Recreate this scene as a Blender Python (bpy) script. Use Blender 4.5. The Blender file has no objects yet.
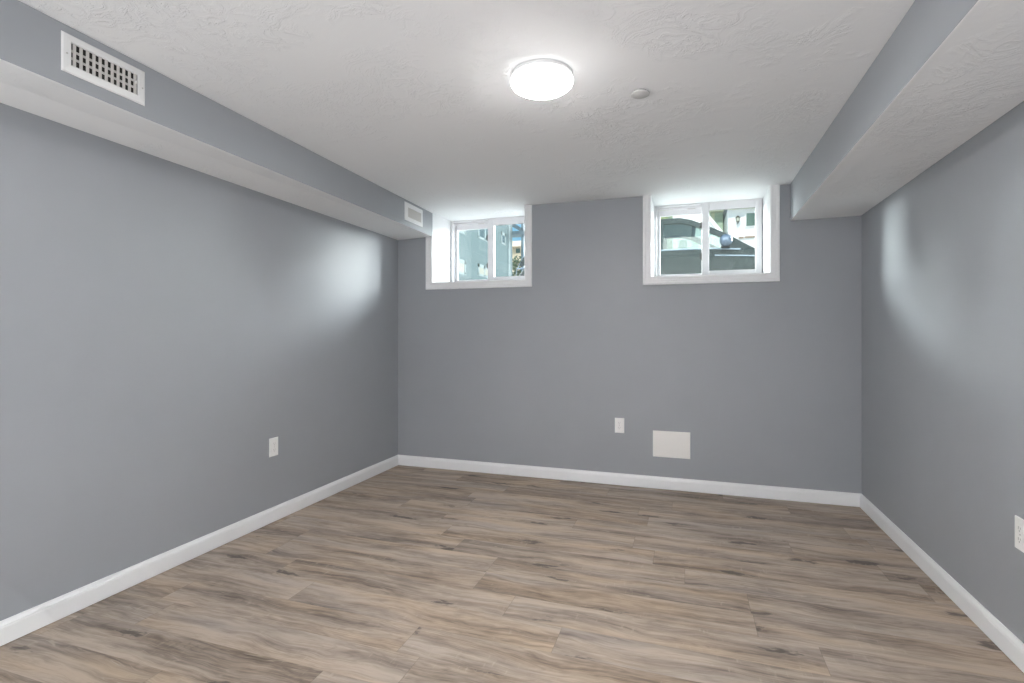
import bpy, bmesh, math, random
from mathutils import Vector, Matrix
random.seed(7)
S = bpy.context.scene
C = S.collection
PI = math.pi

# ------------------------------------------------------------------ camera
cd = bpy.data.cameras.new('camera'); cam = bpy.data.objects.new('camera', cd); C.objects.link(cam)
cam.location = (0, 0, 1.2); cam.rotation_euler = (PI/2, 0, 0.32426)
cd.sensor_width = 36; cd.lens = 523.42/1024*36; cd.shift_y = -8.34/1024
cd.clip_start = .02; cd.clip_end = 400
S.camera = cam

# ------------------------------------------------------------------ world, sun, added daylight lamps, exposure
S.view_settings.view_transform = 'Standard'; S.view_settings.look = 'None'
S.view_settings.gamma = 1; S.view_settings.use_curve_mapping = False
S.view_settings.exposure = 0.04
W = bpy.data.worlds.new('sky'); S.world = W; W.use_nodes = True
wn, wl = W.node_tree.nodes, W.node_tree.links; wn.clear()
tc = wn.new('ShaderNodeTexCoord'); sx = wn.new('ShaderNodeSeparateXYZ'); wl.new(tc.outputs['Generated'], sx.inputs[0])
cr = wn.new('ShaderNodeValToRGB'); wl.new(sx.outputs['Z'], cr.inputs[0])
e = cr.color_ramp.elements
e[0].position = 0; e[0].color = (.55, .80, .95, 1); e[1].position = .6; e[1].color = (.16, .38, .75, 1)
m_ = e.new(.16); m_.color = (.28, .60, .86, 1)
bg = wn.new('ShaderNodeBackground'); bg.inputs[1].default_value = 1.0; wl.new(cr.outputs[0], bg.inputs[0])
wo = wn.new('ShaderNodeOutputWorld'); wl.new(bg.outputs[0], wo.inputs[0])

def sun(name, az, el, energy, angle, col):
    l = bpy.data.lights.new(name, 'SUN'); l.energy = energy; l.angle = math.radians(angle); l.color = col
    o = bpy.data.objects.new(name, l); C.objects.link(o)
    a, b = math.radians(az), math.radians(el)
    d = Vector((math.sin(a)*math.cos(b), math.cos(a)*math.cos(b), math.sin(b)))   # towards the source, az from +Y to +X
    o.rotation_euler = d.to_track_quat('Z', 'Y').to_euler(); o.location = d*30
    return o
sun('sun_high', 190, 48, 3.8, .6, (1, .95, .88))
sun('added_daylight_right', 39, 12, 19.5, 34, (.97, .985, 1))  # added soft sun lamp standing in for daylight through the windows
sun('added_daylight_left', -42, 11, 32.0, 32, (.97, .985, 1))  # its added counterpart, for the daylight patch on the right wall
def area_fill(name, loc, aim, sx_, sy_, watts, col=(1, 1, 1)):
    l = bpy.data.lights.new(name, 'AREA'); l.shape = 'RECTANGLE'; l.size = sx_; l.size_y = sy_; l.energy = watts; l.color = col
    o = bpy.data.objects.new(name, l); C.objects.link(o); o.location = loc
    o.rotation_euler = (-Vector(aim)).to_track_quat('Z', 'Y').to_euler()
# unseen fill lamp added behind the camera, tilted up to brighten the room
area_fill('added_fill_lamp', (-.7, -.9, .7), (0, .80, .60), 2.8, 1.0, 54, (.96, .98, 1))

LAMP = 215          # strength of the ceiling lamps' diffusers

# ------------------------------------------------------------------ materials
def mat(name):
    m = bpy.data.materials.new(name); m.use_nodes = True
    nt = m.node_tree; b = nt.nodes['Principled BSDF']
    return m, nt, b
class N:
    """small node helper"""
    def __init__(s, nt): s.nt = nt
    def __call__(s, typ, ins=None, **kw):
        n = s.nt.nodes.new('ShaderNode'+typ)
        for k, v in kw.items(): setattr(n, k, v)
        for k, v in (ins or {}).items():
            if hasattr(v, 'is_output'): s.nt.links.new(v, n.inputs[k])
            else: n.inputs[k].default_value = v
        return n
    def m(s, op, a, b=0.0, c=0.0, clamp=False):
        return s('Math', {0: a, 1: b, 2: c}, operation=op, use_clamp=clamp).outputs[0]
    def xyz(s, x, y, z=0.0): return s('CombineXYZ', {0: x, 1: y, 2: z}).outputs[0]
    def noise(s, v, scale=1, detail=2, rough=.5, dist=0.0):
        return s('TexNoise', {'Vector': v, 'Scale': scale, 'Detail': detail, 'Roughness': rough, 'Distortion': dist}).outputs[0]
    def ramp(s, f, *st):
        n = s('ValToRGB', {0: f}); el = n.color_ramp.elements
        while len(el) < len(st): el.new(.5)
        for q, (p, c) in zip(el, st):
            q.position = p; q.color = (c, c, c, 1) if isinstance(c, (int, float)) else (*c, 1)
        return n.outputs[0]
    def mix(s, f, a, b, mode='MIX'):
        n = s('Mix', data_type='RGBA', blend_type=mode)
        for k, v in ((0, f), (6, a), (7, b)):
            if hasattr(v, 'is_output'): s.nt.links.new(v, n.inputs[k])
            else: n.inputs[k].default_value = v if isinstance(v, float) else ((*v, 1) if len(v) == 3 else v)
        return n.outputs[2]
def plain(name, col, rough=.5, metal=0.0, var=.03, scale=20, bump=0.0, spec=.5):
    m, nt, b = mat(name); n = N(nt)
    g = n('TexCoord').outputs['Object']
    f = n.noise(g, scale, 3)
    lo = tuple(c*(1-var) for c in col); hi = tuple(min(1, c*(1+var)) for c in col)
    nt.links.new(n.mix(f, lo, hi), b.inputs['Base Color'])
    b.inputs['Roughness'].default_value = rough; b.inputs['Metallic'].default_value = metal
    b.inputs['Specular IOR Level'].default_value = spec
    if bump:
        bp = n('Bump', {'Height': f, 'Strength': bump, 'Distance': .002}); nt.links.new(bp.outputs[0], b.inputs['Normal'])
    return m

def wall_paint(name, col, rough=.42):
    m, nt, b = mat(name); n = N(nt); g = n('TexCoord').outputs['Object']
    big = n.noise(g, 1.3, 4, .6)
    nt.links.new(n.mix(n.ramp(big, (.3, 0), (.7, 1)), tuple(c*.97 for c in col), tuple(c*1.03 for c in col)), b.inputs['Base Color'])
    b.inputs['Roughness'].default_value = rough; b.inputs['Specular IOR Level'].default_value = .4
    f = n.noise(g, 160, 3, .6); f2 = n.noise(g, 9, 2)
    h = n.m('ADD', n.m('MULTIPLY', f, .5), n.m('MULTIPLY', f2, 1.2))
    bp = n('Bump', {'Height': h, 'Strength': .18, 'Distance': .002}); nt.links.new(bp.outputs[0], b.inputs['Normal'])
    return m
WALL = wall_paint('grey_blue_paint', (.357, .376, .402))
def ceiling_paint():
    m, nt, b = mat('trowelled_white_plaster'); n = N(nt); g = n('TexCoord').outputs['Object']
    b.inputs['Base Color'].default_value = (.885, .895, .905, 1); b.inputs['Roughness'].default_value = .75
    b.inputs['Specular IOR Level'].default_value = .25
    w = n('TexNoise', {'Vector': g, 'Scale': 2.2, 'Detail': 3.0}).outputs[1]
    gv = n('VectorMath', {0: g, 1: w}, operation='ADD').outputs[0]
    a = n.noise(gv, 7, 6, .62, .9)
    ridge = n.ramp(a, (.42, 0), (.485, .9), (.505, 1), (.53, .25), (.6, 0))
    mask = n.ramp(n.noise(g, 2.3, 3, .6), (.46, 0), (.62, 1))
    fine = n.noise(g, 45, 4, .6)
    edge = n.ramp(n.noise(gv, 4, 5, .6, 1.2), (.5, 0), (.52, 1))
    h = n.m('ADD', n.m('MULTIPLY', ridge, mask), n.m('ADD', n.m('MULTIPLY', fine, .12), n.m('MULTIPLY', n.m('MULTIPLY', edge, mask), .6)))
    bp = n('Bump', {'Height': h, 'Strength': .45, 'Distance': .006}); nt.links.new(bp.outputs[0], b.inputs['Normal'])
    return m
CEIL = ceiling_paint()
TRIM = plain('white_trim_paint', (.91, .92, .93), .32, var=.01)
SILL = plain('darkened_sill', (.42, .42, .41), .5)  # unseen sill darkened to cut the light it bounces into the recess
VINYL = plain('white_vinyl', (.70, .69, .71), .4, var=.015)
PLASTIC = plain('white_plastic', (.93, .93, .91), .3, var=.01)
PANELM = plain('off_white_panel_paint', (.93, .915, .88), .4, var=.02, scale=8)
ENAMEL = plain('white_enamelled_steel', (.84, .84, .84), .35, var=.01)
ENAMEL_GREY = plain('pale_grey_enamel', (.58, .56, .54), .4, var=.02)
COVER = plain('grey_white_plastic', (.62, .62, .62), .4)
DARK = plain('painted_duct_shade', (.02, .018, .016), .8)
SLOT = plain('grey_slot', (.38, .38, .37), .6)
LATCHM = plain('dark_latch_metal', (.06, .055, .05), .4, .3)
GASKET = plain('grey_gasket', (.30, .29, .29), .6)

def floor_mat():
    m, nt, b = mat('wood_plank_vinyl'); n = N(nt)
    s = n('SeparateXYZ', {0: n('TexCoord').outputs['Object']})
    x, y = s.outputs[0], s.outputs[1]
    v = n.m('DIVIDE', n.m('SUBTRACT', y, 3.53), .18)
    row = n.m('FLOOR', v); fy = n.m('FRACT', v)
    ro = n('TexWhiteNoise', {'W': row}, noise_dimensions='1D').outputs[0]
    u = n.m('ADD', n.m('DIVIDE', x, 1.22), n.m('MULTIPLY', ro, 7.31))
    colm = n.m('FLOOR', u); fx = n.m('FRACT', u)
    wn_ = n('TexWhiteNoise', {'Vector': n.xyz(row, colm, 3.7)}, noise_dimensions='3D')
    sc = n('SeparateColor', {0: wn_.outputs[1]}); r1, r2, r3 = sc.outputs[0], sc.outputs[1], sc.outputs[2]
    gx = n.m('ADD', x, n.m('MULTIPLY', r1, 37.0)); gy = n.m('ADD', y, n.m('MULTIPLY', r2, 19.0)); gz = n.m('MULTIPLY', r3, 11.0)
    M = n.m
    def nz(fx_, fy_, dz, detail=3, rough=.55, yy=None):
        return n.noise(n.xyz(M('MULTIPLY', gx, fx_), M('MULTIPLY', yy or gyw, fy_), M('ADD', gz, dz)), 1, detail, rough)
    # wavy fibre direction
    wob = M('MULTIPLY', M('SUBTRACT', n.noise(n.xyz(M('MULTIPLY', gx, 2.2), M('MULTIPLY', gy, 4.0), gz), 1, 3), .5), .11)
    gyw = M('ADD', gy, wob)
    broad = nz(1.3, 9, 0.0, 4); streak = nz(2.4, 46, 0.0, 5, .65); fine = nz(8, 230, 0.0, 3, .65); mott = nz(9, 26, 3.0, 4, .65)
    tone = M('ADD', M('ADD', M('MULTIPLY', broad, .50), M('MULTIPLY', streak, .34)), M('ADD', M('MULTIPLY', fine, .20), M('MULTIPLY', mott, .22)))
    tone = M('ADD', tone, M('MULTIPLY', M('SUBTRACT', r1, .5), .07))
    base = n.ramp(tone, (.47, (.200, .160, .133)), (.55, (.325, .262, .214)), (.625, (.435, .355, .292)), (.71, (.53, .44, .365)))
    # warm and cool drifts along a board
    base = n.mix(M('MULTIPLY', n.ramp(nz(.9, 6, 5.0, 2), (.44, 0), (.68, 1)), .60), base, n.mix(1.0, base, (1.12, 1.0, .82), 'MULTIPLY'))
    base = n.mix(M('MULTIPLY', n.ramp(nz(1.1, 8, 9.0, 2), (.48, 0), (.70, 1)), .65), base, n.mix(1.0, base, (.86, .91, 1.0), 'MULTIPLY'))
    # long dark heart streaks
    hs = nz(.85, 9.0, 21.0, 4, .6)
    hmask = n.ramp(hs, (.505, 0), (.63, 1))
    hcore = n.ramp(hs, (.57, 0), (.65, 1))
    hmod = M('MULTIPLY', hmask, n.ramp(streak, (.30, 1), (.62, .45)))
    base = n.mix(M('MULTIPLY', hmod, .88), base, n.mix(1.0, base, (.46, .455, .47), 'MULTIPLY'))
    # nested cathedral rings, pale lines inside the dark heart
    ringf = nz(1.5, 12, 2.0, 2, .5)
    ring = M('SINE', M('MULTIPLY', ringf, 100.0))
    rl = M('MULTIPLY', n.ramp(ring, (.72, 0), (1.0, 1)), M('MULTIPLY', hcore, n.ramp(nz(14, 60, 31.0, 2), (.40, 0), (.62, .75))))
    base = n.mix(rl, base, (.50, .42, .345))
    rd = M('MULTIPLY', n.ramp(M('MULTIPLY', ring, -1.0), (.4, 0), (1.0, 1)), M('MULTIPLY', n.ramp(broad, (.35, 1), (.6, .1)), .30))
    base = n.mix(rd, base, (.13, .10, .08))
    # knots: ragged dark eyes with a pale rim, mostly on the dark streaks
    kx = M('ADD', M('MULTIPLY', gx, 2.3), M('MULTIPLY', M('SUBTRACT', nz(16, 40, 40.0, 3), .5), .55))
    ky = M('ADD', M('MULTIPLY', gyw, 7.5), M('MULTIPLY', M('SUBTRACT', nz(16, 40, 44.0, 3), .5), .60))
    vo = n('TexVoronoi', {'Vector': n.xyz(kx, ky, gz), 'Scale': 1.0})
    kd = M('SUBTRACT', vo.outputs['Distance'], M('MULTIPLY', hmask, .09))
    halo = n.ramp(kd, (.16, 1), (.34, 0))
    base = n.mix(M('MULTIPLY', halo, .38), base, n.mix(1.0, base, (.62, .58, .55), 'MULTIPLY'))
    rim = n.ramp(kd, (.10, 0), (.13, 1), (.155, 1), (.19, 0))
    base = n.mix(M('MULTIPLY', rim, .28), base, (.47, .40, .335))
    kn = n.ramp(kd, (.065, 1), (.12, .6), (.16, 0))
    base = n.mix(M('MULTIPLY', kn, .80), base, (.085, .072, .066))
    # pale saw flecks lying across the grain, in patches
    fl = n.ramp(nz(70, 14, 50.0, 2, .5, gy), (.60, 0), (.72, 1))
    base = n.mix(M('MULTIPLY', fl, n.ramp(nz(3, 12, 55.0, 2), (.48, 0), (.66, .42))), base, (.56, .475, .39))
    # joints
    dy = M('MINIMUM', fy, M('SUBTRACT', 1.0, fy)); dx = M('MINIMUM', fx, M('SUBTRACT', 1.0, fx))
    jy = M('LESS_THAN', dy, .006); jx = M('LESS_THAN', dx, .0009)
    j = M('MAXIMUM', M('MULTIPLY', jy, .45), M('MULTIPLY', jx, .8))
    base = n.mix(M('MULTIPLY', j, .5), base, (.10, .08, .065))
    nt.links.new(base, b.inputs['Base Color'])
    b.inputs['Roughness'].default_value = .5; b.inputs['Specular IOR Level'].default_value = .35
    h = n.m('SUBTRACT', n.m('MULTIPLY', streak, .5), n.m('MULTIPLY', j, 1.0))
    bp = n('Bump', {'Height': h, 'Strength': .2, 'Distance': .0015}); nt.links.new(bp.outputs[0], b.inputs['Normal'])
    return m
FLOOR = floor_mat()

def emit(name, col, st):
    m = bpy.data.materials.new(name); m.use_nodes = True; nt = m.node_tree; b = nt.nodes['Principled BSDF']
    b.inputs['Base Color'].default_value = (.9, .9, .9, 1)
    b.inputs['Emission Color'].default_value = (*col, 1); b.inputs['Emission Strength'].default_value = st
    return m
GLOW = emit('lit_opal_diffuser', (1, .985, .965), LAMP)
n_ = N(GLOW.node_tree); gz_ = n_('SeparateXYZ', {0: n_('NewGeometry').outputs['Normal']}).outputs[2]     # an LED panel shines mostly downwards
GLOW.node_tree.links.new(n_.m('MULTIPLY', n_.m('ADD', n_.m('POWER', n_.m('MAXIMUM', n_.m('MULTIPLY', gz_, -1.0), 0.0), 4.8), .016), LAMP), GLOW.node_tree.nodes['Principled BSDF'].inputs['Emission Strength'])

def glass(name, tint, dirt, refl=.06, dcol=(.62, .66, .62), amount=.25, speck=38):
    m = bpy.data.materials.new(name); m.use_nodes = True; nt = m.node_tree; nt.nodes.clear(); n = N(nt)
    tr = n('BsdfTransparent', {0: (*tint, 1)}); gl = n('BsdfGlossy', {0: (1, 1, 1, 1), 'Roughness': .02})
    mx = n('MixShader', {0: refl, 1: tr.outputs[0], 2: gl.outputs[0]})
    g = n('TexCoord').outputs['Object']
    big = n.ramp(n.noise(g, 5, 4, .6), (.35, .5), (.65, 1)); sp = n.ramp(n.noise(g, speck, 3, .7), (.52, 0), (.72, 1))
    f = n.m('MULTIPLY', n.m('ADD', dirt, n.m('MULTIPLY', n.m('MULTIPLY', big, sp), amount)), 1.0)
    di = n('BsdfDiffuse', {0: (*dcol, 1)}); tl = n('BsdfTranslucent', {0: (*dcol, 1)})
    dm = n('MixShader', {0: .5, 1: di.outputs[0], 2: tl.outputs[0]})
    m2 = n('MixShader', {0: f, 1: mx.outputs[0], 2: dm.outputs[0]})
    o = n('OutputMaterial'); nt.links.new(m2.outputs[0], o.inputs[0])
    return m
PANE = glass('clear_pane', (.95, .98, .97), .005, .03, amount=.015)
DIRTY = glass('dusty_pane', (.93, .97, .95), .002, .03, amount=.045, speck=70)

# ------------------------------------------------------------------ mesh helpers
def box(bm, x0, x1, y0, y1, z0, z1):
    v = [bm.verts.new(p) for p in ((x0,y0,z0),(x1,y0,z0),(x1,y1,z0),(x0,y1,z0),(x0,y0,z1),(x1,y0,z1),(x1,y1,z1),(x0,y1,z1))]
    fs = [bm.faces.new([v[i] for i in q]) for q in ((3,2,1,0),(4,5,6,7),(0,1,5,4),(1,2,6,5),(2,3,7,6),(3,0,4,7))]
    return fs
def prism(bm, poly, axis, a, b):
    """poly (2D, counter-clockwise or not) pushed along axis from a to b; 2D axes are the two others in xyz order"""
    def pt(p, t):
        return (t, p[0], p[1]) if axis == 'x' else (p[0], t, p[1]) if axis == 'y' else (p[0], p[1], t)
    A = [bm.verts.new(pt(p, a)) for p in poly]; B = [bm.verts.new(pt(p, b)) for p in poly]; k = len(poly)
    fs = [bm.faces.new(A), bm.faces.new(B[::-1])]
    for i in range(k): fs.append(bm.faces.new((A[i], B[i], B[(i+1) % k], A[(i+1) % k])))
    return fs
def lathe(bm, prof, c, n=48, axis='z'):
    """prof = [(r, h)...] about a line through c"""
    rings = []
    for r, h in prof:
        ring = []
        for i in range(n):
            t = 2*PI*i/n; a, b = r*math.cos(t), r*math.sin(t)
            p = (a, b, h) if axis == 'z' else (h, a, b) if axis == 'x' else (a, h, b)
            ring.append(bm.verts.new((c[0]+p[0], c[1]+p[1], c[2]+p[2])))
            if r < 1e-6: break
        rings.append(ring)
    for A, B in zip(rings, rings[1:]):
        if len(A) == 1 and len(B) == 1: continue
        for i in range(n):
            q = [A[i % len(A)], A[(i+1) % len(A)], B[(i+1) % len(B)], B[i % len(B)]]
            q = list(dict.fromkeys(q))
            if len(q) > 2: bm.faces.new(q)
    for R in (rings[0], rings[-1]):
        if len(R) > 1: bm.faces.new(R)
def tube(bm, pts, r, n=8, r1=None):
    pts = [Vector(p) for p in pts]; rings = []
    for i, p in enumerate(pts):
        d = (pts[min(i+1, len(pts)-1)]-pts[max(i-1, 0)]).normalized()
        up = Vector((0, 0, 1)) if abs(d.z) < .9 else Vector((1, 0, 0))
        a = d.cross(up).normalized(); b = d.cross(a)
        rr = r if r1 is None else r+(r1-r)*i/(len(pts)-1)
        rings.append([bm.verts.new(p+a*rr*math.cos(2*PI*k/n)+b*rr*math.sin(2*PI*k/n)) for k in range(n)])
    for A, B in zip(rings, rings[1:]):
        for k in range(n): bm.faces.new((A[k], A[(k+1) % n], B[(k+1) % n], B[k]))
    bm.faces.new(rings[0]); bm.faces.new(rings[-1])
def loft(bm, rows, caps=False):
    R = [[bm.verts.new(p) for p in r] for r in rows]
    for A, B in zip(R, R[1:]):
        for i in range(len(A)-1): bm.faces.new((A[i], A[i+1], B[i+1], B[i]))
    if caps: bm.faces.new(R[0]); bm.faces.new(R[-1])
    return R
def obj(name, bm, m, parent=None, bevel=0.0, smooth=False, seg=2, loc=None):
    bmesh.ops.recalc_face_normals(bm, faces=bm.faces)
    me = bpy.data.meshes.new(name); bm.to_mesh(me); bm.free()
    o = bpy.data.objects.new(name, me); C.objects.link(o)
    for q in (m if isinstance(m, (list, tuple)) else [m]): me.materials.append(q)
    if smooth: me.polygons.foreach_set('use_smooth', [True]*len(me.polygons)); me.set_sharp_from_angle(angle=math.radians(40))
    if bevel:
        b = o.modifiers.new('edge', 'BEVEL'); b.width = bevel; b.segments = seg; b.limit_method = 'ANGLE'; b.angle_limit = math.radians(35)
    if parent:
        o.parent = parent; o.matrix_parent_inverse = Matrix.Translation(-Vector(parent.location))
    return o
def BM(): return bmesh.new()
def boxes(*bs):
    bm = BM()
    for b in bs: box(bm, *b)
    return bm
def struct(name, bm, m, **k):
    o = obj(name, bm, m, **k); o['kind'] = 'structure'; return o
def tag(o, label, cat, group=None):
    o['label'] = label; o['category'] = cat
    if group: o['group'] = group
    return o
def thing(name, label, cat, loc, group=None):
    o = bpy.data.objects.new(name, None); o.empty_display_size = .1; C.objects.link(o); o.location = loc
    return tag(o, label, cat, group)
def dup(root, loc, label=None, rotz=0.0):
    r = root.copy(); C.objects.link(r); r.location = loc; r.rotation_euler = (0, 0, rotz)
    if label: r['label'] = label
    for ch in list(root.children):
        c = ch.copy(); C.objects.link(c); c.parent = r
        for g in list(ch.children):
            d = g.copy(); C.objects.link(d); d.parent = c
    return r

# ------------------------------------------------------------------ the room
XL, XR, YB, YF, H = -2.5024, 1.134, 4.1854, -2.4, 2.267
YW, YX = 4.55, 4.68                 # room-side face of the window frames, outer face of the back wall
W1 = (-2.150, -1.294, 1.650); W2 = (-.269, .562, 1.636)     # recess left, right, sill

struct('floor', boxes((XL-.15, XR+.15, YF-.15, YX, -.1, 0)), FLOOR)
struct('ceiling', boxes((XL-.15, XR+.15, YF-.15, YX, H, H+.14)), CEIL)
struct('wall_left', boxes((XL-.15, XL, YF-.15, YX, 0, H)), WALL)
struct('wall_right', boxes((XR, XR+.15, YF-.15, YX, 0, H)), WALL)
struct('wall_front', boxes((XL, XR, YF-.15, YF, 0, H)), WALL)
L = .012    # thickness of the white lining boards in the recesses
bm = boxes((XL, XR, YB, YX, 0, W2[2]-L), (XL, W1[0]-L, YB, YX, W2[2]-L, H), (W1[0]-L, W1[1]+L, YB, YX, W2[2]-L, W1[2]-L),
           (W1[1]+L, W2[0]-L, YB, YX, W2[2]-L, H), (W2[1]+L, XR, YB, YX, W2[2]-L, H))
struct('wall_back', bm, WALL)

# boxed-in soffits along both side walls: painted faces, white undersides
def soffit(name, pts_bottom_top):
    """two end sections (4 points each, x z: wall-top, wall-bottom, edge-bottom, edge-top) at y0 and y1"""
    bm = BM(); (y0, a), (y1, b) = pts_bottom_top
    A = [bm.verts.new((p[0], y0, p[1])) for p in a]; B = [bm.verts.new((p[0], y1, p[1])) for p in b]
    for i in range(4):
        f = bm.faces.new((A[i], A[(i+1) % 4], B[(i+1) % 4], B[i]))
        f.material_index = 1 if i == 1 else 0
    bm.faces.new(A); bm.faces.new(B)
    return struct(name, bm, [WALL, CEIL], bevel=.004)
def lx(y): return -1.990-.0385*y           # left soffit's face is a little out of square
soffit('soffit_left', ((YF, [(XL, H), (XL, 2.133), (lx(YF), 2.050), (lx(YF), H)]), (YB, [(XL, H), (XL, 2.045), (lx(YB), 2.057), (lx(YB), H)])))
soffit('soffit_right', ((YF, [(XR, H), (XR, 2.066), (.681, 2.076), (.681, H)]), (YB, [(XR, H), (XR, 2.010), (.692, 2.003), (.692, H)])))

# baseboards: an eased top over a flat board
BP = [(0, .004), (.014, .004), (.014, .070), (.0125, .0735), (.0125, .0775), (.010, .082), (.007, .087), (.005, .0945), (0, .0945)]
def base_run(name, p0, p1, nx, ny, m0, m1):
    """p0 to p1 along the wall, (nx,ny) points into the room; m0, m1 mitre the ends"""
    bm = BM(); d = Vector((p1[0]-p0[0], p1[1]-p0[1])).normalized()
    rows = []
    for p, s in ((p0, m0), (p1, -m1)):
        rows.append([(p[0]+nx*t+d.x*s*t, p[1]+ny*t+d.y*s*t, z) for t, z in BP])
    R = [[bm.verts.new(q) for q in r] for r in rows]; k = len(BP)
    for i in range(k): bm.faces.new((R[0][i], R[0][(i+1) % k], R[1][(i+1) % k], R[1][i]))
    bm.faces.new(R[0]); bm.faces.new(R[1])
    return struct(name, bm, TRIM)
base_run('baseboard_back', (XL, YB), (XR, YB), 0, -1, 1, 1)
base_run('baseboard_left', (XL, YF), (XL, YB), 1, 0, 1, 1)
base_run('baseboard_right', (XR, YF), (XR, YB), -1, 0, 1, 1)
base_run('baseboard_front', (XL, YF), (XR, YF), 0, 1, 1, 1)

# casings round the window recesses: no head, the legs run up to ceiling or soffit
CP = [(0, 0), (0, .013), (.004, .016), (.016, .016), (.019, .013), (.040, .014), (.046, .018), (.060, .018), (.063, .015), (.063, 0)]
def casing(name, x0, x1, z0, topL, topR):
    bm = BM(); rows = []
    for (x, z, dx, dz) in ((x0, topL, -1, 0), (x0, z0, -1, -1), (x1, z0, 1, -1), (x1, topR, 1, 0)):
        rows.append([(x+dx*t, YB-h, z+dz*t) for t, h in CP])
    R = [[bm.verts.new(q) for q in r] for r in rows]; k = len(CP)
    for A, B in zip(R, R[1:]):
        for i in range(k): bm.faces.new((A[i], A[(i+1) % k], B[(i+1) % k], B[i]))
    bm.faces.new(R[0]); bm.faces.new(R[-1])
    return struct(name, bm, TRIM)
casing('trim_1', W1[0], W1[1], W1[2], 2.054, H)
casing('trim_2', W2[0], W2[1], W2[2], H, H)
# lining boards of the recesses: white jambs, darkened sill
for nm, (a, b, z) in (('trim_3', W1), ('trim_4', W2)):
    bm = boxes((a-L, a, YB, YX, z-L, H), (b, b+L, YB, YX, z-L, H))
    for f in box(bm, a, b, YB, YX, z-L, z): f.material_index = 1
    struct(nm, bm, [TRIM, SILL])

# ------------------------------------------------------------------ sliding windows
def frame_ring(bm, x0, x1, z0, z1, y0, y1, w, wt=None, wb=None):
    wt = wt or w; wb = wb or w
    box(bm, x0, x0+w, y0, y1, z0, z1); box(bm, x1-w, x1, y0, y1, z0, z1)
    box(bm, x0+w, x1-w, y0, y1, z1-wt, z1); box(bm, x0+w, x1-w, y0, y1, z0, z0+wb)
def window(name, x0, x1, z0, glassmat, latch_z):
    t = bpy.data.objects.new(name, None); C.objects.link(t); t.location = ((x0+x1)/2, YW, z0); t['kind'] = 'structure'
    z1 = H; mid = x0+.3765+.028       # centre of the meeting stile
    bm = BM(); frame_ring(bm, x0, x1, z0, z1, YW, YW+.10, .022, .012, .030)
    box(bm, x0+.022, x1-.022, YW+.042, YW+.050, z1-.030, z1-.012)     # head track lip
    obj('frame', bm, VINYL, t, .002)
    # outer sash on the left, inner sash on the right
    bm = BM(); frame_ring(bm, x0+.022, mid+.022, z0+.030, z1-.030, YW+.052, YW+.082, .026, .048, .028)
    sa = obj('sash', bm, VINYL, t, .003)
    bm = BM(); box(bm, x0+.046, mid-.002, YW+.066, YW+.070, z0+.056, z1-.076); obj('pane', bm, glassmat, sa)
    bm = BM(); xr = x1-.014; ya, yb = YW+.004, YW+.036; za, zb = z0+.024, z1-.008
    box(bm, mid-.028, mid+.028, ya, yb, za, zb); box(bm, xr-.034, xr, ya, yb, za, zb)
    box(bm, mid+.028, xr-.034, ya, yb, zb-.056, zb); box(bm, mid+.028, xr-.034, ya, yb, za, za+.048)
    sb = obj('sash', bm, VINYL, t, .003)
    bm = BM(); box(bm, mid+.026, xr-.032, YW+.018, YW+.022, z0+.070, z1-.062); obj('pane', bm, glassmat, sb)
    bm = BM(); frame_ring(bm, mid+.027, xr-.033, z0+.071, z1-.063, YW+.010, YW+.019, .0035); obj('gasket', bm, GASKET, sb)
    # two dark sash latches beside the meeting stile, a small catch on the head
    for z in latch_z:
        bm = BM(); xx = mid-.028
        box(bm, xx-.010, xx, YW+.010, YW+.030, z-.026, z+.026)
        tube(bm, [(xx-.004, YW+.012, z+.018), (xx-.015, YW+.004, z+.012), (xx-.015, YW+.004, z-.010), (xx-.006, YW+.010, z-.022)], .0035, 8)
        obj('latch', bm, LATCHM, t, .001)
    bm = boxes((mid-.14, mid-.075, YW+.044, YW+.054, z1-.036, z1-.028)); obj('catch', bm, ENAMEL_GREY, t, .002)
    return t
window('window_1', W1[0]+.003, W1[0]+.831, W1[2], PANE, (2.09, 1.83))
window('window_2', W2[0]-.000, W2[1]-.006, W2[2], DIRTY, (2.085, 1.83))

# ------------------------------------------------------------------ ceiling lamps
def ceiling_lamp(x, y, label):
    t = thing('ceiling_lamp', label, 'ceiling light', (x, y, H))
    bm = BM(); lathe(bm, [(0, H), (.122, H), (.126, H-.003), (.126, H-.016), (.122, H-.019), (0, H-.019)], (x, y, 0), 64)
    obj('base', bm, ENAMEL, t, smooth=True)
    bm = BM(); pr = [(.119, H-.019), (.128, H-.022), (.130, H-.030)]
    for k in range(1, 25):
        a = k/24*PI/2; pr.append((.130*math.cos(a)**.9 if k < 24 else 0, H-.030-.044*math.sin(a)))
    lathe(bm, pr, (x, y, 0), 64)
    obj('diffuser', bm, GLOW, t, smooth=True)
    return t
lamp = ceiling_lamp(-.571, 2.085, 'round white flush ceiling lamp, lit, in front of the windows')
ceiling_lamp(-.571, -1.55, 'added fill lamp like the flush ceiling lamp, at the unseen near end of the room')  # second lamp added out of view to brighten the room

t = thing('smoke_detector', 'small round white detector disc on the ceiling beside the lit lamp', 'detector', (-.200, 2.372, H))
bm = BM(); lathe(bm, [(0, H), (.030, H), (.030, H-.008), (0, H-.008)], (-.200, 2.372, 0), 32); obj('base', bm, GASKET, t, smooth=True)
bm = BM(); lathe(bm, [(0, H-.008), (.040, H-.008), (.0415, H-.010), (.0405, H-.014), (.0385, H-.0155), (0, H-.0155)], (-.200, 2.372, 0), 40); obj('cover', bm, COVER, t, smooth=True)

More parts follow.
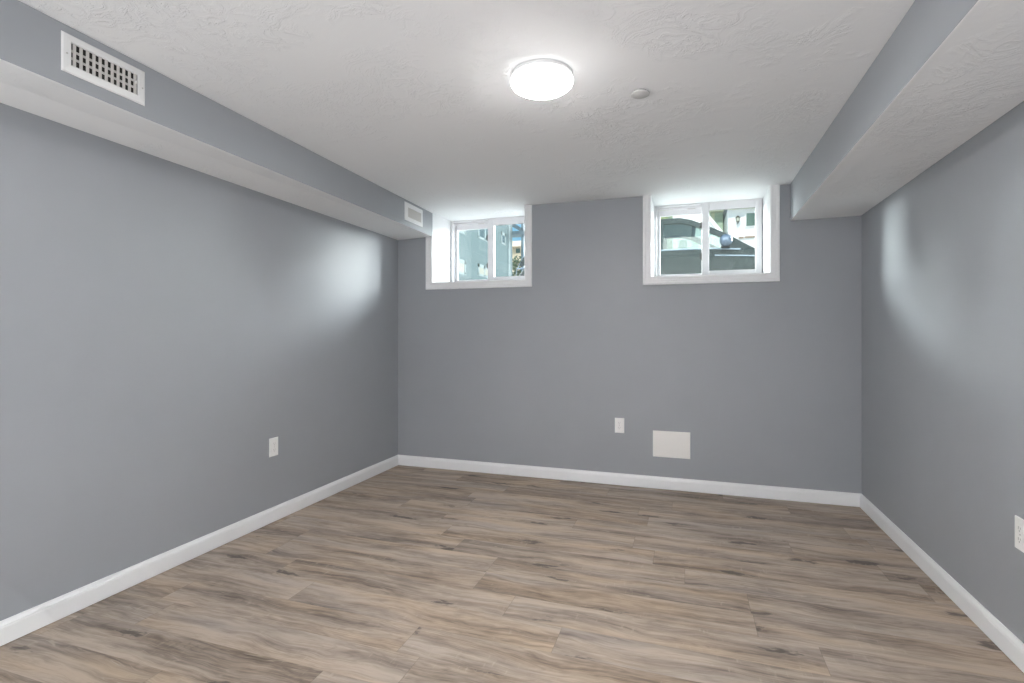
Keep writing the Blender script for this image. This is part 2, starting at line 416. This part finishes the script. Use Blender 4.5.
# ------------------------------------------------------------------ supply registers on the left soffit's face
ang = math.atan(-.0385)             # the face is turned by this much
def register(name, y0, y1, z0, z1, gy0, gy1, gz0, gz1, label, nv, nh, mv, mh, backm, extras):
    """built flat in the local plane (local +Y along the wall, +X into the room), then turned onto the face"""
    yc = (y0+y1)/2; zc = (z0+z1)/2
    t = thing(name, label, 'vent', (lx(yc), yc, zc), None)
    y0 -= yc; y1 -= yc; gy0 -= yc; gy1 -= yc; z0 -= zc; z1 -= zc; gz0 -= zc; gz1 -= zc
    def put(nm, bm, m, **k):
        o = obj(nm, bm, m, **k); o.parent = t; return o
    bm = BM()
    sec = [(y0, y1, z0, z1, .0005), (y0, y1, z0, z1, .003), (y0+.004, y1-.004, z0+.004, z1-.004, .007), (gy0-.003, gy1+.003, gz0-.003, gz1+.003, .010), (gy0, gy1, gz0, gz1, .008), (gy0, gy1, gz0, gz1, .0005)]
    R = [[bm.verts.new((h, p, q)) for p, q in ((a, c), (b, c), (b, d), (a, d))] for a, b, c, d, h in sec]
    for A, B in zip(R, R[1:]):
        for i in range(4): bm.faces.new((A[i], A[(i+1) % 4], B[(i+1) % 4], B[i]))
    put('frame', bm, ENAMEL)
    bm = BM(); box(bm, .0006, .0012, gy0, gy1, gz0, gz1); put('duct_backing', bm, backm)  # flat backing, near-black on the open register to paint the shade inside
    for k in range(nh):
        z = gz0+(gz1-gz0)*(k+1)/(nh+1); bm = BM(); box(bm, .0015, .0035, gy0, gy1, z-.0042, z+.0042); put('rear_louver', bm, mh)
    for k in range(nv):
        y = gy0+(gy1-gy0)*(k+.5)/nv; bm = BM()
        a = math.radians(extras['tilt']); c, s_ = math.cos(a)*extras['w'], math.sin(a)*extras['w']
        th = extras['th']
        prism(bm, [(.0062-s_*.6, y-c-th), (.0062+s_*.6, y+c-th), (.0062+s_*.6, y+c+th), (.0062-s_*.6, y-c+th)], 'z', gz0, gz1)
        put('louver', bm, mv)
    if extras.get('screws'):
        for y in (y0+.014, y1-.014):
            bm = BM(); lathe(bm, [(0, .0075), (.0032, .0075), (.0032, .0092), (0, .0098)], (0, y, -.004), 16, 'x'); put('screw', bm, ENAMEL_GREY)
        bm = BM(); box(bm, .006, .018, gy1-.012, gy1-.007, .002, .012); put('damper_lever', bm, ENAMEL, bevel=.001)
    t.rotation_euler = (0, 0, -ang)
    return t
register('vent_register', 1.207, 1.506, 2.102, 2.237, 1.235, 1.474, 2.131, 2.209, 'long white steel vent register with dark open louvers on the left soffit', 11, 2, ENAMEL_GREY, ENAMEL_GREY, DARK, dict(tilt=38, th=.0011, w=.0046, screws=True))
register('vent_register', 3.662, 3.978, 2.101, 2.246, 3.709, 3.944, 2.132, 2.209, 'smaller white vent grille with closed grey louvers at the far end of the left soffit', 16, 0, ENAMEL_GREY, ENAMEL_GREY, ENAMEL_GREY, dict(tilt=10, th=.0006, w=.0055))

# ------------------------------------------------------------------ outlets and blank panel
def outlet(label, loc, rotz):
    """built facing local -Y at the origin"""
    t = thing('wall_outlet', label, 'outlet', loc)
    def put(nm, bm, m, **k):
        o = obj(nm, bm, m, **k); o.parent = t; return o
    bm = BM(); rows = []
    for w, h, y in ((.0365, .0585, -.0005), (.0365, .0585, -.003), (.0345, .0565, -.0055), (.0305, .0525, -.0062)):
        rows.append([bm.verts.new(p) for p in ((-w, y, -h), (w, y, -h), (w, y, h), (-w, y, h))])
    for A, B in zip(rows, rows[1:]):
        for i in range(4): bm.faces.new((A[i], A[(i+1) % 4], B[(i+1) % 4], B[i]))
    bm.faces.new(rows[-1]); bm.faces.new(rows[0]); put('cover_plate', bm, PLASTIC)
    for s in (-1, 1):
        bm = BM(); zc = s*.0195; pts = []
        for k in range(24):
            a = 2*PI*k/24; pts.append((max(-.0145, min(.0145, .0175*math.cos(a))), zc+max(-.0125, min(.0125, .0172*math.sin(a)))))
        prism(bm, pts, 'y', -.0060, -.0082); r = put('receptacle', bm, PLASTIC)
        bm = BM(); box(bm, -.0072, -.0052, -.0086, -.0080, zc-.001, zc+.0085); box(bm, .0052, .0070, -.0086, -.0080, zc, zc+.0075)
        lathe(bm, [(0, -.0080), (.0026, -.0080), (.0026, -.0086), (0, -.0086)], (0, 0, zc-.0065), 12, 'y')
        o = obj('slots', bm, SLOT); o.parent = r
    bm = BM(); lathe(bm, [(0, -.0060), (.003, -.0060), (.0028, -.0072), (0, -.0076)], (0, 0, 0), 14, 'y'); put('screw', bm, ENAMEL_GREY)
    t.rotation_euler = (0, 0, rotz); return t
o1 = outlet('white duplex outlet on the back wall left of the blank panel', (-.5115, YB, .4725), 0)
dup(o1, (XL, 2.676, .476), 'white duplex outlet on the left wall', PI/2)
dup(o1, (XR, 2.357, .478), 'white duplex outlet on the right wall at the frame edge', -PI/2)

bm = BM(); box(bm, -.257, .017, YB-.007, YB, .2475, .4485)
tag(obj('access_panel', bm, PANELM, bevel=.0025), 'blank rectangular off-white access panel on the back wall above the baseboard', 'panel')

# ================================================================== outdoors
GZ = 1.40
ASPH = plain('pale_asphalt', (.42, .41, .39), .9, var=.15, scale=6, bump=.3)
struct('ground', boxes((-60, 60, YX, 90, GZ-.25, GZ)), ASPH)
OWN = plain('own_house_siding', (.55, .56, .56), .7)
struct('wall_exterior', boxes((-7, 7, YF-2, YX, H+.15, 7.6)), OWN)

def siding(name, col, step, dark=.82, rough=.6):
    """lap siding drawn as a thin line under every board"""
    m, nt, b = mat(name); n = N(nt); g = n('TexCoord').outputs['Object']; s = n('SeparateXYZ', {0: g})
    f = n.m('FRACT', n.m('DIVIDE', s.outputs[2], step)); l = n.ramp(f, (.0, 1), (.10, .2), (.16, 0), (1.0, 0))
    c = n.mix(n.noise(g, 3, 4), tuple(q*.93 for q in col), tuple(q*1.07 for q in col))
    nt.links.new(n.mix(n.m('MULTIPLY', l, .6), c, tuple(q*dark*.6 for q in col)), b.inputs['Base Color'])
    bp = n('Bump', {'Height': f, 'Strength': .3, 'Distance': .01}); nt.links.new(bp.outputs[0], b.inputs['Normal'])
    b.inputs['Roughness'].default_value = .9; b.inputs['Specular IOR Level'].default_value = .05; return m
BLUE = siding('blue_grey_siding', (.074, .104, .109), .14)
BLUE_TRIM = plain('pale_blue_trim', (.165, .20, .205), .9, spec=.05)
BLUE_BAND = plain('grey_blue_skirting', (.062, .086, .09), .9, spec=.05)
WHITEX = plain('white_stucco', (.80, .78, .77), .8, var=.05, scale=4)
WHITEW = siding('white_board_wall', (.82, .82, .80), .16, .95)
TAN = plain('tan_stucco', (.62, .50, .36), .8, var=.08, scale=3)
TANROOF = plain('tan_roof_tiles', (.55, .42, .30), .8, var=.15, scale=9)
GREENISH = siding('pale_green_boards', (.38, .47, .36), .2)
EAVE = plain('yellow_green_eave', (.55, .56, .40), .7)
WINDARK = plain('dark_green_window_glass', (.10, .15, .12), .12, spec=.6)
WINPALE = plain('pale_window_glass', (.20, .20, .17), .9, spec=.05)  # even pale grey panes
WINBLUE = plain('blue_window_glass', (.03, .055, .065), .9, spec=.05)
STEELB = plain('blue_grey_painted_timber', (.17, .23, .27), .6)
SLATE = plain('slate_roof', (.16, .17, .19), .8, var=.2, scale=12)
BROWN = plain('brown_trim', (.30, .20, .13), .7)
BRASS = plain('aged_lantern_metal', (.16, .14, .10), .5, .5)
LAMPGL = plain('lantern_glass', (.45, .44, .36), .2)

# --- blue-grey house standing across the drive, its long wall seen at a slant
t = thing('neighbour_house', 'blue-grey sided house seen through the left window', 'house', (-15, 27.5, GZ))
HX = -11.0
obj('wall', boxes((-19, HX, 22.6, 32.7, GZ, 8.7)), BLUE, t)
obj('foundation', boxes((-19, HX+.015, 22.57, 32.7, GZ, 4.15)), BLUE_BAND, t)
obj('corner_board', boxes((HX, HX+.02, 31.95, 32.75, GZ, 8.7)), BLUE_TRIM, t)
bm = BM(); prism(bm, [(-19.3, 8.7), (HX+.3, 8.7), (-15, 9.6)], 'y', 22.4, 33.0); obj('roof', bm, SLATE, t)
def house_window(y0, y1, z0, z1, gm, split):
    bm = BM(); w = .19
    for a in ((y0, y0+w, z0, z1), (y1-w, y1, z0, z1), (y0, y1, z1-w, z1), (y0-.06, y1+.06, z0-.05, z0+.08)):
        box(bm, HX+.0, HX+.012, a[0], a[1], a[2], a[3])
    if split: box(bm, HX, HX+.012, (y0+y1)/2-.09, (y0+y1)/2+.09, z0, z1)
    f = obj('window', bm, BLUE_TRIM, t)
    bm = boxes((HX+.0, HX+.006, y0+w, y1-w, z0+.08, z1-w)); p = obj('window_pane', bm, gm); p.parent = f
house_window(23.25, 25.15, 4.27, 4.98, WINPALE, False)
house_window(26.83, 28.8, 4.44, 5.06, WINPALE, True)
house_window(26.83, 29.0, 6.52, 8.1, WINBLUE, True)
house_window(23.25, 25.15, 6.36, 7.9, WINPALE, False)
house_window(30.60, 31.45, 6.82, 7.52, WINBLUE, False)

# --- outside stair between the houses
t = thing('outside_stair', 'blue-grey timber stair landing with post and slanted brace beside the blue-grey house', 'stairs', (-10.6, 33.4, GZ))
obj('post', boxes((-10.52, -10.33, 33.2, 33.4, GZ, 10.2)), STEELB, t)
obj('landing', boxes((-11.6, -9.4, 33.0, 34.2, 7.78, 7.98)), STEELB, t)
bm = BM(); prism(bm, [(-11.5, 8.52), (-11.5, 8.80), (-10.35, 8.12), (-10.35, 7.86)], 'y', 33.2, 33.34); obj('stringer', bm, STEELB, t)
obj('handrail', boxes((-11.6, -9.4, 33.0, 33.08, 8.95, 9.05)), STEELB, t)

# --- tan house far off
t = thing('tan_house', 'tan house with tiled roof far behind the outside stair', 'house', (-14.5, 48, GZ))
obj('wall', boxes((-18, -10.5, 45, 52, GZ, 8.95)), TAN, t)
bm = BM(); prism(bm, [(44.5, 8.95), (52.5, 8.95), (48.5, 10.2)], 'x', -18.4, -10.2); obj('roof', bm, TANROOF, t)
for x in (-15.9, -14.75, -13.9):
    obj('window', boxes((x, x+.4, 44.97, 45.02, 8.45, 8.85)), WINDARK, t)

# --- shrubs and trees
LEAF = plain('dark_green_leaves', (.06, .10, .05), .7, var=.4, scale=4)
LEAFP = plain('pale_olive_leaves', (.34, .38, .20), .7, var=.35, scale=4)
BARK = plain('bark', (.14, .10, .07), .9, var=.3)
def leafy(bm, c, r, n, size):
    for _ in range(n):
        d = Vector((random.gauss(0, 1), random.gauss(0, 1), random.gauss(0, 1))).normalized()*(random.random()**.4)
        p = Vector(c)+Vector((d.x*r[0], d.y*r[1], d.z*r[2]))
        a = Vector((random.uniform(-1, 1), random.uniform(-1, 1), random.uniform(-1, 1))).normalized(); b = a.orthogonal().normalized()
        s = size*random.uniform(.6, 1.3)
        bm.faces.new([bm.verts.new(q) for q in (p-a*s, p+b*s*.45, p+a*s, p-b*s*.45)])
def tree(name, x, y, h, r, label, cat, m, n=1400, trunk=True):
    t = thing(name, label, cat, (x, y, GZ))
    if trunk:
        bm = BM(); tube(bm, [(x, y, GZ), (x+.05, y, GZ+h*.3), (x, y+.05, GZ+h*.7)], .16, 8, .07); obj('trunk', bm, BARK, t, smooth=True)
    bm = BM(); zc = GZ+h-r[2]
    leafy(bm, (x, y, zc), r, n, .16); obj('foliage', bm, m, t)
tree('hedge', -11.6, 37.5, 5.7, (3.0, .8, 2.8), 'dark hedge below the tan house, beyond the outside stair', 'hedge', LEAF, 4200, False)
tree('leafy_tree', -2.4, 21.9, 6.0, (2.2, 1.2, 2.2), 'pale olive leafy tree behind the left end of the parked car roof', 'tree', LEAFP, 2400)

# --- white garage with a steep gable slope
t = thing('garage', 'white garage with steep sloping roof edge right behind the parked car', 'garage', (-1.2, 17.5, GZ))
bm = BM(); prism(bm, [(-.42, GZ), (1.46, GZ), (1.46, 3.2), (.81, 4.10), (-.06, 5.26), (-.42, 5.26)], 'y', 16, 20); obj('wall', bm, WHITEW, t)
bm = BM(); prism(bm, [(-.45, 5.26), (-.06, 5.26), (1.52, 3.12), (1.58, 3.18), (-.02, 5.36), (-.45, 5.36)], 'y', 15.85, 20.1); obj('roof_edge', bm, WHITEX, t)
w = obj('window', boxes((-.30, .02, 15.95, 16.03, 3.15, 3.93)), WHITEX, t)
p = obj('window_pane', boxes((-.26, -.02, 15.93, 15.96, 3.2, 3.89)), WINDARK); p.parent = w
GDOOR = plain('light_green_door_paint', (.42, .62, .42), .5)
obj('door', boxes((.10, .27, 15.95, 16.03, GZ+.05, 3.86)), GDOOR, t)

# --- white house with a lantern, and the green building left of it
t = thing('white_house', 'white stucco house with a dark green window behind the car bonnet', 'house', (4, 25, GZ))
obj('wall', boxes((1.47, 9, 22, 29, GZ, 6.02)), WHITEX, t)
bm = BM(); prism(bm, [(21.78, 6.02), (21.78, 6.22), (25.5, 8.0), (29.6, 6.22), (29.6, 6.02)], 'x', 1.45, 9.5); obj('roof', bm, SLATE, t)
obj('eave', boxes((1.45, 9.5, 21.76, 21.84, 5.96, 6.24)), EAVE, t)
w = obj('window', boxes((2.08, 2.82, 21.95, 22.02, 5.27, 5.85)), WHITEX, t)
p = obj('window_pane', boxes((2.13, 2.77, 21.93, 21.97, 5.32, 5.80)), WINDARK); p.parent = w
obj('rail', boxes((1.86, 2.03, 21.93, 22.0, 4.86, 4.91)), BROWN, t)
obj('rail', boxes((2.07, 3.6, 21.93, 22.0, 4.87, 4.92)), BROWN, t)
t = thing('green_building', 'pale green boarded building left of the white stucco house', 'building', (0, 26.5, GZ))
obj('wall', boxes((-1.5, 1.42, 24, 29, GZ, 6.45)), GREENISH, t)
obj('eave', boxes((-1.6, 1.42, 23.6, 24.1, 6.35, 6.75)), EAVE, t)
obj('corner_board', boxes((.95, 1.08, 23.95, 24.02, GZ, 6.4)), EAVE, t)
# lantern on the white house wall
t = thing('wall_lantern', 'dark metal lantern on the white stucco wall', 'lantern', (1.82, 22, 5.56))
bm = BM(); lathe(bm, [(0, 5.42), (.03, 5.43), (.02, 5.47), (.055, 5.49), (.06, 5.505), (0, 5.505)], (1.82, 21.86, 0), 8); box(bm, 1.80, 1.84, 21.86, 22.0, 5.44, 5.47); obj('bracket', bm, BRASS, t)
bm = BM(); lathe(bm, [(0, 5.505), (.055, 5.505), (.085, 5.63), (0, 5.63)], (1.82, 21.86, 0), 6); obj('glass', bm, LAMPGL, t)
bm = BM(); lathe(bm, [(0, 5.63), (.10, 5.63), (.07, 5.67), (.02, 5.72), (0, 5.73)], (1.82, 21.86, 0), 8); obj('cap', bm, BRASS, t)

# ------------------------------------------------------------------ the parked car (nose to +X, near flank at Y = 7.5)
def dusty(name, col, rough):
    m, nt, b = mat(name); n = N(nt); g = n('TexCoord').outputs['Object']
    d = n.ramp(n.noise(g, 9, 5, .65), (.35, 0), (.7, 1)); sp = n.ramp(n.noise(g, 60, 2, .6), (.6, 0), (.72, 1))
    c = n.mix(n.m('MULTIPLY', d, .5), col, (.06, .072, .068)); c = n.mix(n.m('MULTIPLY', sp, .35), c, (.26, .28, .26))
    nt.links.new(c, b.inputs['Base Color']); b.inputs['Roughness'].default_value = rough; b.inputs['Specular IOR Level'].default_value = .2
    return m
PAINT = dusty('dusty_dark_grey_car_paint', (.026, .036, .037), .6)
CARGL = glass('dusty_car_glass', (.80, .86, .84), .06, .06, (.42, .46, .44), .15)
INNER = plain('car_headliner', (.55, .56, .52), .9)
SEAT = plain('car_seat_cloth', (.06, .07, .07), .9)
CHROME = plain('bright_car_trim', (.30, .36, .42), .35, .3)
MIRROR = plain('silver_blue_mirror_shell', (.15, .19, .25), .15, .3)
BLACKP = plain('black_rubber', (.025, .025, .027), .6)
REARGL = plain('dark_blue_rear_glass', (.03, .06, .10), .08, spec=.8)
CY = 8.38; DZ = GZ
car = thing('parked_car', 'dusty dark grey hatchback parked outside the right window', 'car', (-.3, CY, GZ))
def hw(x):                                  # half width at belt height
    e = 1.0
    if x > 1.1: e = 1-.22*((x-1.1)/.85)**2
    if x < -1.8: e = 1-.14*((-1.8-x)/.7)**2
    return .88*e
def belt(x):                                # height of the belt line
    if x > .86: return 2.31-.16*((x-.86)/1.09)**1.6
    return 2.352-.045*max(0, (x-.2)/.66)+.06*max(0, (-x-.4)/1.6) if x > -2.0 else max(2.05, 2.412-.36*((-2.0-x)/.5)**1.5)
xs = [-2.5, -2.46, -2.38, -2.25, -2.0, -1.6, -1.2, -.8, -.4, 0, .3, .6, .86, 1.1, 1.4, 1.65, 1.82, 1.92, 1.95]
rows = []
for x in xs:
    w, b = hw(x), belt(x); half = []
    for fy, z in ((.0, GZ+.20), (.80, GZ+.20), (.95, GZ+.30), (.99, GZ+.45), (1.0, GZ+.62), (.985, b-.105), (.974, b-.095), (.975, b-.085), (.955, b-.02), (.93, b), (.80, b+.015 if x > .8 else b-.02), (0, b+.055 if x > .8 else b-.03)):
        half.append((fy*w, z))
    rows.append([(x, CY-p, z) for p, z in half]+[(x, CY+p, z) for p, z in half[::-1][1:]])
bm = BM(); loft(bm, rows, True); obj('body', bm, PAINT, car, smooth=True)

RAIL = [(.86, 2.31), (.80, 2.345), (.69, 2.42), (.49, 2.56), (.29, 2.672), (.17, 2.735), (.03, 2.80), (-.11, 2.838), (-.37, 2.835), (-.9, 2.80), (-1.4, 2.74), (-1.9, 2.655), (-2.15, 2.565), (-2.31, 2.46), (-2.40, 2.36), (-2.46, 2.26)]
def rail(x):
    for (a, za), (b, zb) in zip(RAIL, RAIL[1:]):
        if b <= x <= a: return za+(zb-za)*(a-x)/(a-b)
    return RAIL[-1][1] if x < 0 else RAIL[0][1]
def side_y(x, z): return hw(x)*.935-.46*max(0, z-2.34)-.02     # half width of the cabin side at height z
def side_panel(poly, holes, name, m, s, off=0.0, thick=.035, parent=car):
    bm = BM(); es = []
    for lp in [poly]+holes:
        vs = [bm.verts.new((x, CY+s*(side_y(x, z)+off), z)) for x, z in lp]
        es += [bm.edges.new((vs[i], vs[(i+1) % len(vs)])) for i in range(len(vs))]
    bmesh.ops.triangle_fill(bm, edges=es, use_beauty=True, use_dissolve=False)
    r = bmesh.ops.extrude_face_region(bm, geom=list(bm.faces))
    for v in [g for g in r['geom'] if isinstance(g, bmesh.types.BMVert)]: v.co.y -= s*thick
    return obj(name, bm, m, parent)
outline = [(x, z+.0) for x, z in RAIL]+[(-2.44, 2.22), (-2.0, 2.39), (-1.2, 2.375), (-.4, 2.34), (.3, 2.335), (.7, 2.31)]
HOLES = [[(-.33, 2.358), (.50, 2.345), (.42, 2.505), (.21, 2.625), (.04, 2.712), (-.10, 2.752), (-.33, 2.752)],
         [(-.46, 2.362), (-.46, 2.750), (-1.0, 2.700), (-1.36, 2.645), (-1.42, 2.395), (-1.0, 2.385)],
         [(-1.52, 2.405), (-1.50, 2.620), (-1.85, 2.555), (-2.12, 2.455), (-2.20, 2.385), (-2.0, 2.42)]]
for s in (-1, 1):
    side_panel(outline, HOLES, 'side_frame', PAINT, s)
    for k, h in enumerate(HOLES):
        side_panel(h, [], 'side_window', CARGL if k < 2 else REARGL, s, -.012, .006)
# roof, windscreen, rear glass follow the rails with a crown
def strip(x0, x1, name, m, n=10, thick=.03, inset=0.0, dz=0.0):
    bm = BM(); rows = []
    for k in range(n+1):
        x = x0+(x1-x0)*k/n; z = rail(x); h = side_y(x, z)-inset
        bow = .10*max(0, (x-.0)/.86)
        rows.append([(x+bow*(1-(q/6)**2), CY+h*q/6, z+dz+.035*(1-(q/6)**2)) for q in range(-6, 7)])
    loft(bm, rows)
    r = bmesh.ops.extrude_face_region(bm, geom=list(bm.faces))
    for v in [g for g in r['geom'] if isinstance(g, bmesh.types.BMVert)]: v.co.z -= thick
    return obj(name, bm, m, car, smooth=True)
strip(-1.95, .10, 'roof', PAINT, 14)
strip(.10, .86, 'windscreen', CARGL, 8, .008)
strip(-2.46, -1.95, 'rear_window', REARGL, 8, .01)
strip(-1.85, .05, 'headliner', INNER, 10, .015, .04, -.035)
# bright strips along the belt, a pale line added on the crease, the rear edge's highlight
for s in (-1, 1):
    pts = [(x, CY+s*(hw(x)*.945), belt(x)-.004) for x in (.66, .5, .3, 0, -.4, -.8, -1.2, -1.6, -2.0)]
    bm = BM(); tube(bm, pts, .011, 8); obj('belt_trim', bm, CHROME, car, smooth=True)
    pts = [(x, CY+s*(side_y(x, z)+.004), z) for x, z in RAIL[11:]]+[(-2.49, CY+s*.75, 2.15), (-2.51, CY+s*.745, 2.02)]
    bm = BM(); tube(bm, pts, .006, 8); obj('rear_highlight', bm, CHROME, car, smooth=True)  # thin bright tube drawing the reflection along the rear edge
    bm = BM(); box(bm, -2.47, -2.15, CY+s*.80-.02, CY+s*.80+.02, 2.17, 2.19); obj('rear_strip', bm, MIRROR, car, .006)  # blue-grey strip low on the rear quarter
    pts = [(x, CY+s*(hw(x)*.985), belt(x)-.098+.008*(x-.3)) for x in (.34, .6, .86, 1.1, 1.4, 1.65)]
    bm = BM(); tube(bm, pts, .010, 8); obj('crease_line', bm, CHROME, car, smooth=True)  # pale tube put in for the light line along the body crease
# mirrors: shell on a foot
for s in (-1, 1):
    bm = BM(); rows = []
    c = Vector((.46, CY+s*.98, 2.415))
    for k in range(9):
        f = -1+2*k/8; r = max(.02, (1-abs(f)**2.6))**.5
        rows.append([(c.x+.095*math.cos(a)*r*(1 if math.cos(a) > 0 else .72), c.y+f*.115, c.z+.078*math.sin(a)*r) for a in [2*PI*q/16 for q in range(17)]])
    loft(bm, rows); bmesh.ops.remove_doubles(bm, verts=bm.verts, dist=1e-5)
    bmesh.ops.holes_fill(bm, edges=[e_ for e_ in bm.edges if e_.is_boundary], sides=40)
    mo = obj('mirror', bm, MIRROR, car, smooth=True)
    bm = BM(); box(bm, .42, .53, min(CY+s*.78, CY+s*.90), max(CY+s*.78, CY+s*.90), 2.335, 2.375); f = obj('mirror_foot', bm, BLACKP, None, .01); f.parent = mo
# seats, dash and wheel inside
for y in (CY-.37, CY+.37):
    bm = BM(); prism(bm, [(-.30, GZ+.55), (-.50, GZ+1.02), (-.60, GZ+1.02), (-.46, GZ+.5)], 'y', y-.23, y+.23); box(bm, -.62, -.52, y-.12, y+.12, GZ+1.03, GZ+1.20)
    obj('seat', bm, SEAT, car, .03)
bm = BM(); prism(bm, [(-1.25, GZ+.6), (-1.45, GZ+1.0), (-1.57, GZ+1.0), (-1.45, GZ+.55)], 'y', CY-.62, CY+.62); obj('rear_seat', bm, SEAT, car, .03)
bm = BM(); prism(bm, [(.30, GZ+.80), (.32, GZ+.90), (.80, GZ+.93), (.80, GZ+.80)], 'y', CY-.70, CY+.70); obj('dashboard', bm, SEAT, car, .02)
bm = BM(); lathe(bm, [(0, -.02), (.32, -.10), (.33, -.02), (.33, .08), (.30, .10), (0, .10)], (0, 0, 0), 32, 'y'); wheel_tyre = bm
def wheel(x, s):
    bm = BM(); c = (x, CY+s*.80, GZ+.32)
    lathe(bm, [(.19, -.09), (.29, -.10), (.32, -.06), (.32, .06), (.29, .10), (.19, .09)], c, 32, 'y')
    o = obj('wheel', bm, BLACKP, car, smooth=True)
    bm = BM(); lathe(bm, [(0, -.05), (.06, -.07), (.19, -.085), (.195, .08), (0, .06)], c, 24, 'y'); r = obj('rim', bm, CHROME); r.parent = o
wheel_tyre.free()
for x in (1.18, -1.52):
    for s in (-1, 1): wheel(x, s)
